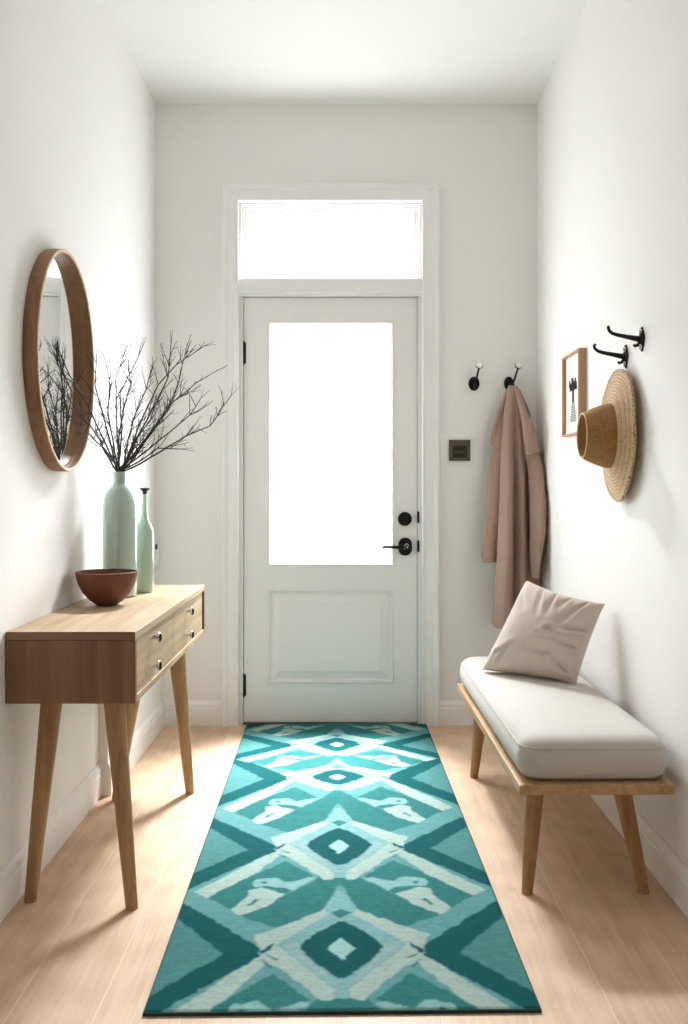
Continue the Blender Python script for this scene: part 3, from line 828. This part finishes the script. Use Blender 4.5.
# ================================================================== pillow
BL, BRr, TR, TL = Vector((.500, 3.335, .452)), Vector((.795, 3.105, .452)), Vector((.885, 3.075, .738)), Vector((.672, 3.36, .790))
def pillow():
    n = 44; m = MB(); cen = (BL + BRr + TR + TL) / 4
    nrm = (BRr - BL).cross(TL - BL).normalized()
    if nrm.y > 0: nrm = -nrm
    vs = []
    creases = [(.30, .97, .42, .70, .020, .012), (.48, .96, .52, .72, .022, .014), (.66, .95, .60, .80, .020, .010), (.85, .95, .70, .62, .022, .014),
               (.95, .62, .60, .55, .02, .012), (.92, .40, .55, .45, .02, .011), (.70, .28, .48, .30, .02, .010), (.12, .20, .30, .28, .02, .007),
               (.20, .10, .28, .30, .018, .008), (.90, .12, .72, .30, .022, .012), (.60, .55, .82, .48, .02, .009), (.08, .85, .22, .72, .02, .008)]
    def fold(u, v):
        h = 0
        for (a, b, c_, d, w, amp) in creases:
            ex, ey = c_ - a, d - b; L2 = ex * ex + ey * ey
            t = max(0, min(1, ((u - a) * ex + (v - b) * ey) / L2))
            dx, dy = u - a - ex * t, v - b - ey * t
            dist = math.hypot(dx, dy); wd = w * (1 + .8 * t)
            side = (ex * dy - ey * dx) / math.sqrt(L2)
            h += 1.15 * amp * (1 - t * .75) * (-math.exp(-(dist / wd) ** 2) + .8 * math.exp(-((dist - wd * 1.8) / (wd * 1.3)) ** 2) * (1 if side > 0 else .35))
        return h
    for side in (1, -1):
        for jx in range(n + 1):
            for i in range(n + 1):
                u, v = i / n, jx / n
                U, V = 2 * u - 1, 2 * v - 1
                # edges pulled in between the pointed corners
                uu = .5 + (U * (1 - .07 * (1 - V * V) * abs(U))) / 2; vv = .5 + (V * (1 - .07 * (1 - U * U) * abs(V))) / 2
                p = BL.lerp(BRr, uu).lerp(TL.lerp(TR, uu), vv)
                e = max(0, (1 - U ** 2)) * max(0, (1 - V ** 2))
                th = .088 * e ** .40 * (1 - .18 * vv)
                f_ = fold(u, v) * min(1, e * 4) if side == 1 else 0
                vs.append(p + nrm * side * (th + f_) * (1 if side == 1 else .75) + Vector((0, 0, .010 * 0)))
    k = (n + 1) ** 2; fs = []
    for s_ in (0, 1):
        for jx in range(n):
            for i in range(n):
                a = s_ * k + jx * (n + 1) + i; fs.append((a, a + 1, a + n + 2, a + n + 1))
    m.faces(vs, fs, smooth=True)
    bmesh.ops.remove_doubles(m.bm, verts=m.bm.verts[:], dist=1e-5)
    zmin = min(v.co.z for v in m.bm.verts)
    for v in m.bm.verts:
        if v.co.z < .4625: v.co.z = .4625 + (v.co.z - .4625) * .12
        if v.co.x > RX - .006: v.co.x = RX - .006
    return m, nrm
m, nrm = pillow()
PB = (.64, 3.22, .46)
pil = empty('throw_pillow', PB, 'square taupe throw pillow leaning against the right wall on the bench', 'pillow')
po = m.build('pillow_cover', M['pillow'], pil, PB, auto=False)
smooth_all(po)

# ================================================================== hooks
def wall_hook(loc, label, yaw=0):
    """back-wall hook: oval plate, curved arm, white porcelain knob"""
    r = empty('coat_hook', loc, label, 'coat hook', 'coat hooks on the back wall')
    p = MB().lathe([(0, 0), (1.0, 0), (1.04, .003), (.98, .006), (.78, .008), (.72, .0065), (0, .0085)], (0, 0, 0), (0, -1, 0), 36)
    for v in p.bm.verts: v.co.x *= .0255; v.co.z *= .0325
    p.build('back_plate', M['black'], r)
    MB().tube([(0, -.006, -.004), (.001, -.022, -.006), (.003, -.040, .004), (.006, -.050, .022), (.010, -.056, .044), (.014, -.062, .062), (.016, -.065, .070)],
              [.0075, .0062, .0055, .005, .0046, .0044, .005], 12).build('hook_arm', M['black'], r)
    MB().tube([(0, -.008, -.012), (0, -.026, -.022), (0, -.042, -.018), (0, -.050, -.006)], [.0055, .005, .0045, .0042], 12).build('lower_prong', M['black'], r)
    MB().lathe([(0, -.004), (.010, -.003), (.0145, .001), (.0155, .006), (.0135, .011), (.008, .0145), (0, .0155)], (.0165, -.060, .078), (.05, -.85, .5), 28).build('knob', M['porcelain'], r)
    MB().lathe([(0, -.007), (.013, -.006), (.0172, .000), (.0172, .003), (.0150, .004), (0, .003)], (.0165, -.060, .078), (.05, -.85, .5), 28).build('knob_collar', M['black'], r)
    MB().lathe([(0, .002), (.0045, .002), (.0042, .004), (0, .0048)], (-.003, -.0075, -.019), (0, -1, 0), 14).build('screw', M['chrome'], r)
    r.rotation_euler.z = yaw
    return r
wall_hook((.6125, BY, 1.634), 'black hook with white knob on the back wall, empty, left of the coat')
wall_hook((.779, BY, 1.634), 'black hook with white knob on the back wall, holding the brown coat', .32)
def side_hook(loc, label, tip):
    """right-wall hook: scalloped upright plate and a long slightly rising arm"""
    r = empty('wall_hook', loc, label, 'wall hook', 'long black hooks on the right wall')
    p = MB()
    out = []
    for i in range(64):
        a = 2 * PI * i / 64
        rr = 1 + .10 * math.cos(4 * a) + .05 * math.cos(8 * a)
        out.append((math.sin(a) * .019 * rr, math.cos(a) * .0335 * rr))
    lay = [(1, 0), (1.0, -.004), (.9, -.0065), (.72, -.0075), (.6, -.006), (.3, -.009)]
    vs = []; fs = []
    for s_, d in lay: vs += [(d, y * s_, z_ * s_) for y, z_ in out]
    for q in range(len(lay) - 1):
        for i in range(64): fs.append((q * 64 + i, q * 64 + (i + 1) % 64, (q + 1) * 64 + (i + 1) % 64, (q + 1) * 64 + i))
    fs.append(list(range((len(lay) - 1) * 64, len(lay) * 64))); fs.append(list(range(64)))
    p.faces(vs, fs, smooth=True)
    p.build('back_plate', M['black'], r)
    MB().tube([(-.004, 0, -.001), (-.022, 0, .002), (-.048, 0, .007), (-.078, 0, .013), (-.094, 0, .018), (-.1035, 0, .026), (-.106, 0, .034), (-.101 if tip else -.1065, 0, .041)],
              [.0110, .0085, .0068, .0060, .0054, .0050, .0052, .004], 14).build('hook_arm', M['black'], r)
    MB().tube([(-.004, 0, -.008), (-.016, 0, -.018), (-.024, 0, -.022), (-.028, 0, -.016)], [.006, .0052, .0048, .0042], 12).build('lower_prong', M['black'], r)
    for zz in (.022, -.023):
        MB().lathe([(0, 0), (.0098, 0), (.0098, .004), (.0075, .0075), (.003, .009), (0, .0095)], (-.0060, 0, zz), (-1, 0, 0), 18).build('screw', M['chrome'], r)
    return r
side_hook((RX, 2.775, 1.592), 'black metal hook with long arm on the right wall, the nearer and higher one', False)
side_hook((RX, 2.935, 1.562), 'black metal hook with long arm on the right wall, just above the straw hat', True)

# ================================================================== coat
def drape(m, rows, y_front, depth, n=28, fold=.0, nf=3, ph=0, seg=None):
    """rows: (py, pxl, pxr) outline heights; a flattened tube of cloth hanging between them"""
    R = []
    ys = [r[0] for r in rows]
    N_ = 60
    for i in range(N_ + 1):
        py = ys[0] + (ys[-1] - ys[0]) * i / N_
        for a, b in zip(rows, rows[1:]):
            if a[0] <= py <= b[0]:
                k = (py - a[0]) / (b[0] - a[0]); l = a[1] + (b[1] - a[1]) * k; r = a[2] + (b[2] - a[2]) * k; break
        t = i / N_
        yc = y_front(t) if callable(y_front) else y_front
        dp = depth(t) if callable(depth) else depth
        A, B = at(l, py, yc), at(r, py, yc)
        c_ = (A + B) / 2; hw_ = (B.x - A.x) / 2; ring_ = []
        for q in range(n):
            a = 2 * PI * q / n
            cx_ = math.cos(a); sy_ = math.sin(a)
            fo = fold * min(1, t * 2.5) * math.cos(nf * a + ph + 1.4 * t)
            ring_.append((min(RX - .004, c_.x + hw_ * math.copysign(abs(cx_) ** 1.0, cx_)), min(BY - .003, c_.y + sy_ * dp + fo * (1 if sy_ < 0 else 0)), c_.z))
        R.append(ring_)
    vs = [v for r in R for v in r]; fs = []
    for i in range(N_):
        for q in range(n): fs.append((i * n + q, i * n + (q + 1) % n, (i + 1) * n + (q + 1) % n, (i + 1) * n + q))
    fs += [list(range(n)), list(range(N_ * n, (N_ + 1) * n))]
    m.faces(vs, fs, smooth=True)
CB_ = (.78, 4.2, 1.60)
coat = empty('coat', CB_, 'taupe brown coat hanging in folds from the right hook on the back wall', 'coat')
def clothify(o, vox=.005, it=6):
    r = o.modifiers.new('remesh', 'REMESH'); r.mode = 'VOXEL'; r.voxel_size = vox; r.use_smooth_shade = True
    s_ = o.modifiers.new('smooth', 'SMOOTH'); s_.factor = .5; s_.iterations = it
m = MB()
ease = lambda a, b: (lambda t: a + (b - a) * min(1, t * 1.6))
drape(m, [(386.5, 509, 517), (392, 507, 517), (410, 504, 515), (450, 501, 513), (500, 499.5, 512.5), (560, 497, 512.5), (600, 494, 512.5), (622, 492, 512), (627, 493, 511)], ease(4.225, 4.15), ease(.018, .070), fold=.008, nf=3)
drape(m, [(386.5, 511, 518), (392, 512, 519.5), (410, 512.5, 522), (450, 512, 524), (480, 511.5, 527), (520, 511.5, 528), (600, 511, 529), (627, 511, 528)], ease(4.220, 4.18), ease(.016, .075), fold=.010, nf=3, ph=.8)
drape(m, [(400, 516, 522), (440, 521, 530), (480, 524, 536), (520, 525, 539), (600, 524, 540), (627, 525, 539)], ease(4.235, 4.20), ease(.014, .055), fold=.008, nf=2, ph=.3)
drape(m, [(396, 514, 520), (430, 520, 535), (470, 528, 544), (500, 530, 547), (530, 530, 547), (556, 530, 542), (578, 533, 538)], ease(4.25, 4.09), ease(.012, .05), fold=.010, nf=3)
drape(m, [(386, 509, 516.5), (389, 506.5, 518.5), (396, 505, 520)], 4.235, .022)
co = m.build('coat_body', M['coat'], coat, CB_, auto=False); clothify(co, .0042, 3)
m = MB()
drape(m, [(390, 508, 513), (410, 500.5, 511), (440, 492.5, 507), (470, 488.5, 506), (500, 486, 505), (540, 483, 502), (556, 481.5, 499.5), (562, 483, 498.5)], ease(4.255, 4.215), ease(.012, .035), fold=.004, nf=3)
drape(m, [(392, 505, 509), (415, 496, 503), (438, 490, 497), (444, 490, 492)], 4.235, .010)
s1 = m.build('sleeve', M['coat'], coat, CB_, auto=False); clothify(s1, .005, 4)
m = MB()
drape(m, [(389, 514, 518.5), (400, 517, 523), (420, 521.5, 530), (440, 524, 537), (451, 526, 540.5), (455, 526.5, 535)], ease(4.205, 4.115), ease(.010, .020), fold=.003, nf=2)
s2 = m.build('coat_flap', M['coat'], coat, CB_, auto=False); clothify(s2, .004, 3)
m = MB()
drape(m, [(389, 516, 520), (400, 520, 525), (412, 524, 530), (418, 528, 531)], 4.24, .009)
s3 = m.build('collar', M['coat'], coat, CB_, auto=False); clothify(s3, .004, 3)

lp = MB(); lp.tube([(.779 + .012 * math.cos(a), BY - .036 - .004 * math.sin(a), 1.606 + .016 * math.sin(a)) for a in [i * PI / 6 for i in range(13)]], .0022, 8)
lp.build('hanging_loop', M['coat'], coat, CB_)

# ================================================================== bronze panel
QB = (.5435, BY, 1.3145)
pn = empty('wall_panel', QB, 'square bronze switch panel on the back wall between door and coat', 'wall panel')
m = MB(); hs_ = .0505
m.box(QB[0] - hs_, QB[0] + hs_, BY - .006, BY, QB[2] - hs_, QB[2] + hs_, .0015)
for a, b, c_, d in ((-hs_, hs_, hs_ - .011, hs_), (-hs_, hs_, -hs_, -hs_ + .011), (-hs_, -hs_ + .011, -hs_, hs_), (hs_ - .011, hs_, -hs_, hs_)):
    m.box(QB[0] + a, QB[0] + b, BY - .012, BY - .004, QB[2] + c_, QB[2] + d, .0015)
m.build('panel_frame', M['bronze'], pn, QB)
MB().box(QB[0] - .032, QB[0] + .034, BY - .010, BY - .005, QB[2] - .034, QB[2] + .022, .001).build('panel_insert', M['bronze_dark'], pn, QB)
mk = MB(); yk = BY - .0102
for i, gx in enumerate((-.016, -.001, .015)):
    x_ = QB[0] + gx; z_ = QB[2] - .010
    mk.tube([(x_ - .005, yk, z_ - .006), (x_ - .005, yk, z_ + .007), (x_ + .004, yk, z_ + .007), (x_ + .004, yk, z_ - .004 + .003 * i)], .0009, 5)
    if i != 1: mk.tube([(x_ - .005, yk, z_), (x_ + .003, yk, z_)], .0008, 5)
mk.build('panel_marks', M['bronze_mark'], pn, QB)

# ================================================================== framed picture
FB = (RX, 3.555, 1.505)
pic = empty('picture_frame', FB, 'small light wood framed line drawing on the right wall, behind the straw hat', 'picture')
fy0, fy1, fz0, fz1 = 3.425, 3.688, 1.342, 1.667; xf = RX - .031
m = MB(); w = .0085
m.box(xf, RX - .001, fy0, fy0 + w, fz0, fz1, .0008).box(xf, RX - .001, fy1 - w, fy1, fz0, fz1, .0008)
m.box(xf, RX - .001, fy0 + w, fy1 - w, fz1 - w, fz1, .0008).box(xf, RX - .001, fy0 + w, fy1 - w, fz0, fz0 + w, .0008)
m.build('frame', M['picture_wood'], pic, FB)
MB().box(RX - .016, RX - .010, fy0 + w, fy1 - w, fz0 + w, fz1 - w).build('paper', M['paper'], pic, FB)
xp = RX - .0164
m = MB(); yc = 3.558
for k, (a, b) in enumerate((((-.006, 0), (-.008, .045)), ((.006, 0), (.008, .045)), ((.0, .0), (.0, .05)))):
    m.tube([(xp, yc + a[0], 1.472 + a[1]), (xp, yc + b[0], 1.488 + b[1])], .003, 6)
for i in range(9):                                        # loops of leaves at the top of the drawing
    a0 = -.054 + .0125 * i; hh = .022 + .012 * math.sin(i * 1.7) + .012 * (1 - abs(i - 4) / 4)
    m.tube([(xp, yc + a0, 1.520), (xp, yc + a0 + .004, 1.528 + hh), (xp, yc + a0 + .011, 1.530 + hh), (xp, yc + a0 + .014, 1.522 + hh * .4)], .0028, 6)
m.build('drawing', M['ink'], pic, FB)
m = MB()
for i in range(13):                                       # hatched bottle body
    zz = 1.398 + .0068 * i; hwid = .048 - .0026 * i if i > 2 else .047
    m.tube([(xp, yc - hwid, zz), (xp, yc + hwid, zz + .001)], .0024, 6)
m.build('drawing_hatching', M['ink_grey'], pic, FB)

# ================================================================== straw hat
HB = (RX, 2.945, 1.304)
hat = empty('straw_hat', HB, 'wide-brimmed straw hat with woven crown in painted-on shade, hung flat on the right wall', 'hat')
SY, SZ = .85, .995
def hat_lathe(prof, seg=96):
    m = MB(); vs = []; fs = []; n = len(prof)
    for i in range(seg):
        a = 2 * PI * i / seg
        for r, h_ in prof:
            k = max(0, min(1, (r - .12) / .09))
            wv = .004 * math.sin(2 * a + .6) * k + .002 * math.sin(5 * a) * k
            vs.append((HB[0] - h_ - wv, HB[1] + math.cos(a) * r * SY, HB[2] + math.sin(a) * r * SZ))
    for i in range(seg):
        j = (i + 1) % seg
        for k in range(n - 1): fs.append((i * n + k, j * n + k, j * n + k + 1, i * n + k + 1))
    m.faces(vs, fs, smooth=True); bmesh.ops.remove_doubles(m.bm, verts=m.bm.verts[:], dist=1e-6)
    return m
brim = [(.2155 - .0, .029)]
for i in range(60):                                      # braided rings
    k = (i + 1) / 60; r = .2155 - .1155 * k
    brim.append((r, .029 + .026 * k ** 1.3 + (.0018 if i % 4 in (1, 2) else 0)))
brim += [(.10, .050)] + [(.2155 - .1155 * (1 - i / 10), .024 + .026 * (1 - i / 10) ** 1.3) for i in range(1, 11)] + [(.2155, .029)]
hat_lathe(brim).build('brim', M['straw'], hat, HB, auto=False)
tag(hat_lathe([(.2130, .0315), (.2165, .0315), (.2185, .0285), (.2185, .0245), (.2165, .0215), (.2130, .0215)] + [(.2130, .0315)]).build('brim_edge', M['straw_edge'], hat, HB, auto=False), 'dark stitched brim edge')
cr = [(.1065, .046), (.1070, .053), (.1050, .068), (.0990, .088), (.0905, .110), (.0810, .130), (.0740, .142)]
cr2 = [(.0718, .1425), (.0700, .136), (.067, .120), (.062, .104), (.03, .098), (0, .097)]
hat_lathe(cr + cr2).build('crown', M['straw_shaded'], hat, HB, auto=False)
cc = []
for i in range(9):
    a = 2 * PI * i / 8; cc.append((.0728 + .0020 * math.cos(a), .1425 + .0020 * math.sin(a)))
tag(hat_lathe(cc).build('crown_cord', M['straw_cord'], hat, HB, auto=False), 'pale cord round the top of the crown')

# ================================================================== light and camera
def area(name, loc, rot, sx, sy, power, col, spread=PI):
    l = bpy.data.lights.new(name, 'AREA'); l.shape = 'RECTANGLE'; l.size = sx; l.size_y = sy
    l.energy = power; l.color = col; l.spread = spread
    o = bpy.data.objects.new(name, l); COL.objects.link(o); o.location = loc; o.rotation_euler = rot
    return o
# daylight entering through the two panes
area('daylight_door', (CX, BY + .052, 1.349), (-PI / 2, 0, 0), .596, 1.165, DOOR_W, (.925, .955, 1.0))
area('daylight_transom', (CX, BY + .090, 2.321), (-PI / 2, 0, 0), .80, .29, TRANSOM_W, (.925, .955, 1.0))
# two recessed ceiling lamps above the sides of the hall
def spot(name, loc, tgt, power, ang, col=(1.0, .98, .98)):
    l = bpy.data.lights.new(name, 'SPOT'); l.energy = power; l.spot_size = ang; l.spot_blend = 1.0; l.color = col; l.shadow_soft_size = .05
    o = bpy.data.objects.new(name, l); COL.objects.link(o); o.location = loc
    o.rotation_euler = (Vector(tgt) - Vector(loc)).to_track_quat('-Z', 'Y').to_euler()
for sx in (-1, 1): spot('downlight', (sx * .62, 2.65, CZ - .01), (sx * .80, 2.70, 0), LAMP_W, math.radians(75))
# bright high sky in front of the house, falling in through door and transom
o = area('open_sky', (.08, 5.32, 3.25), (0, 0, 0), .75, .75, SKY_W, (.925, .955, 1.0))
o.rotation_euler = (Vector((-.05, 3.6, .4)) - Vector(o.location)).to_track_quat('-Z', 'Y').to_euler()
w = bpy.data.worlds.new('outdoors'); SC.world = w; w.use_nodes = True
w.node_tree.nodes['Background'].inputs['Color'].default_value = (.97, .98, 1, 1)
w.node_tree.nodes['Background'].inputs['Strength'].default_value = 2.0

cam = bpy.data.cameras.new('camera'); co_ = bpy.data.objects.new('camera', cam); COL.objects.link(co_)
co_.location = (0, 0, 1.13); co_.rotation_euler = (PI / 2, 0, 0)
cam.sensor_fit = 'VERTICAL'; cam.sensor_height = 24; cam.lens = 900 / 1024 * 24
cam.shift_x = -2 / 1024; cam.shift_y = -23 / 1024
cam.clip_start = .05
SC.camera = co_
vs_set = SC.view_settings
SC.display_settings.display_device = 'sRGB'
vs_set.view_transform = 'Standard'; vs_set.look = 'None'; vs_set.gamma = 1; vs_set.use_curve_mapping = False
vs_set.exposure = EXPOSURE
SC.cycles.max_bounces = 14; SC.cycles.diffuse_bounces = 8; SC.cycles.use_denoising = True
SC.cycles.sample_clamp_indirect = 8
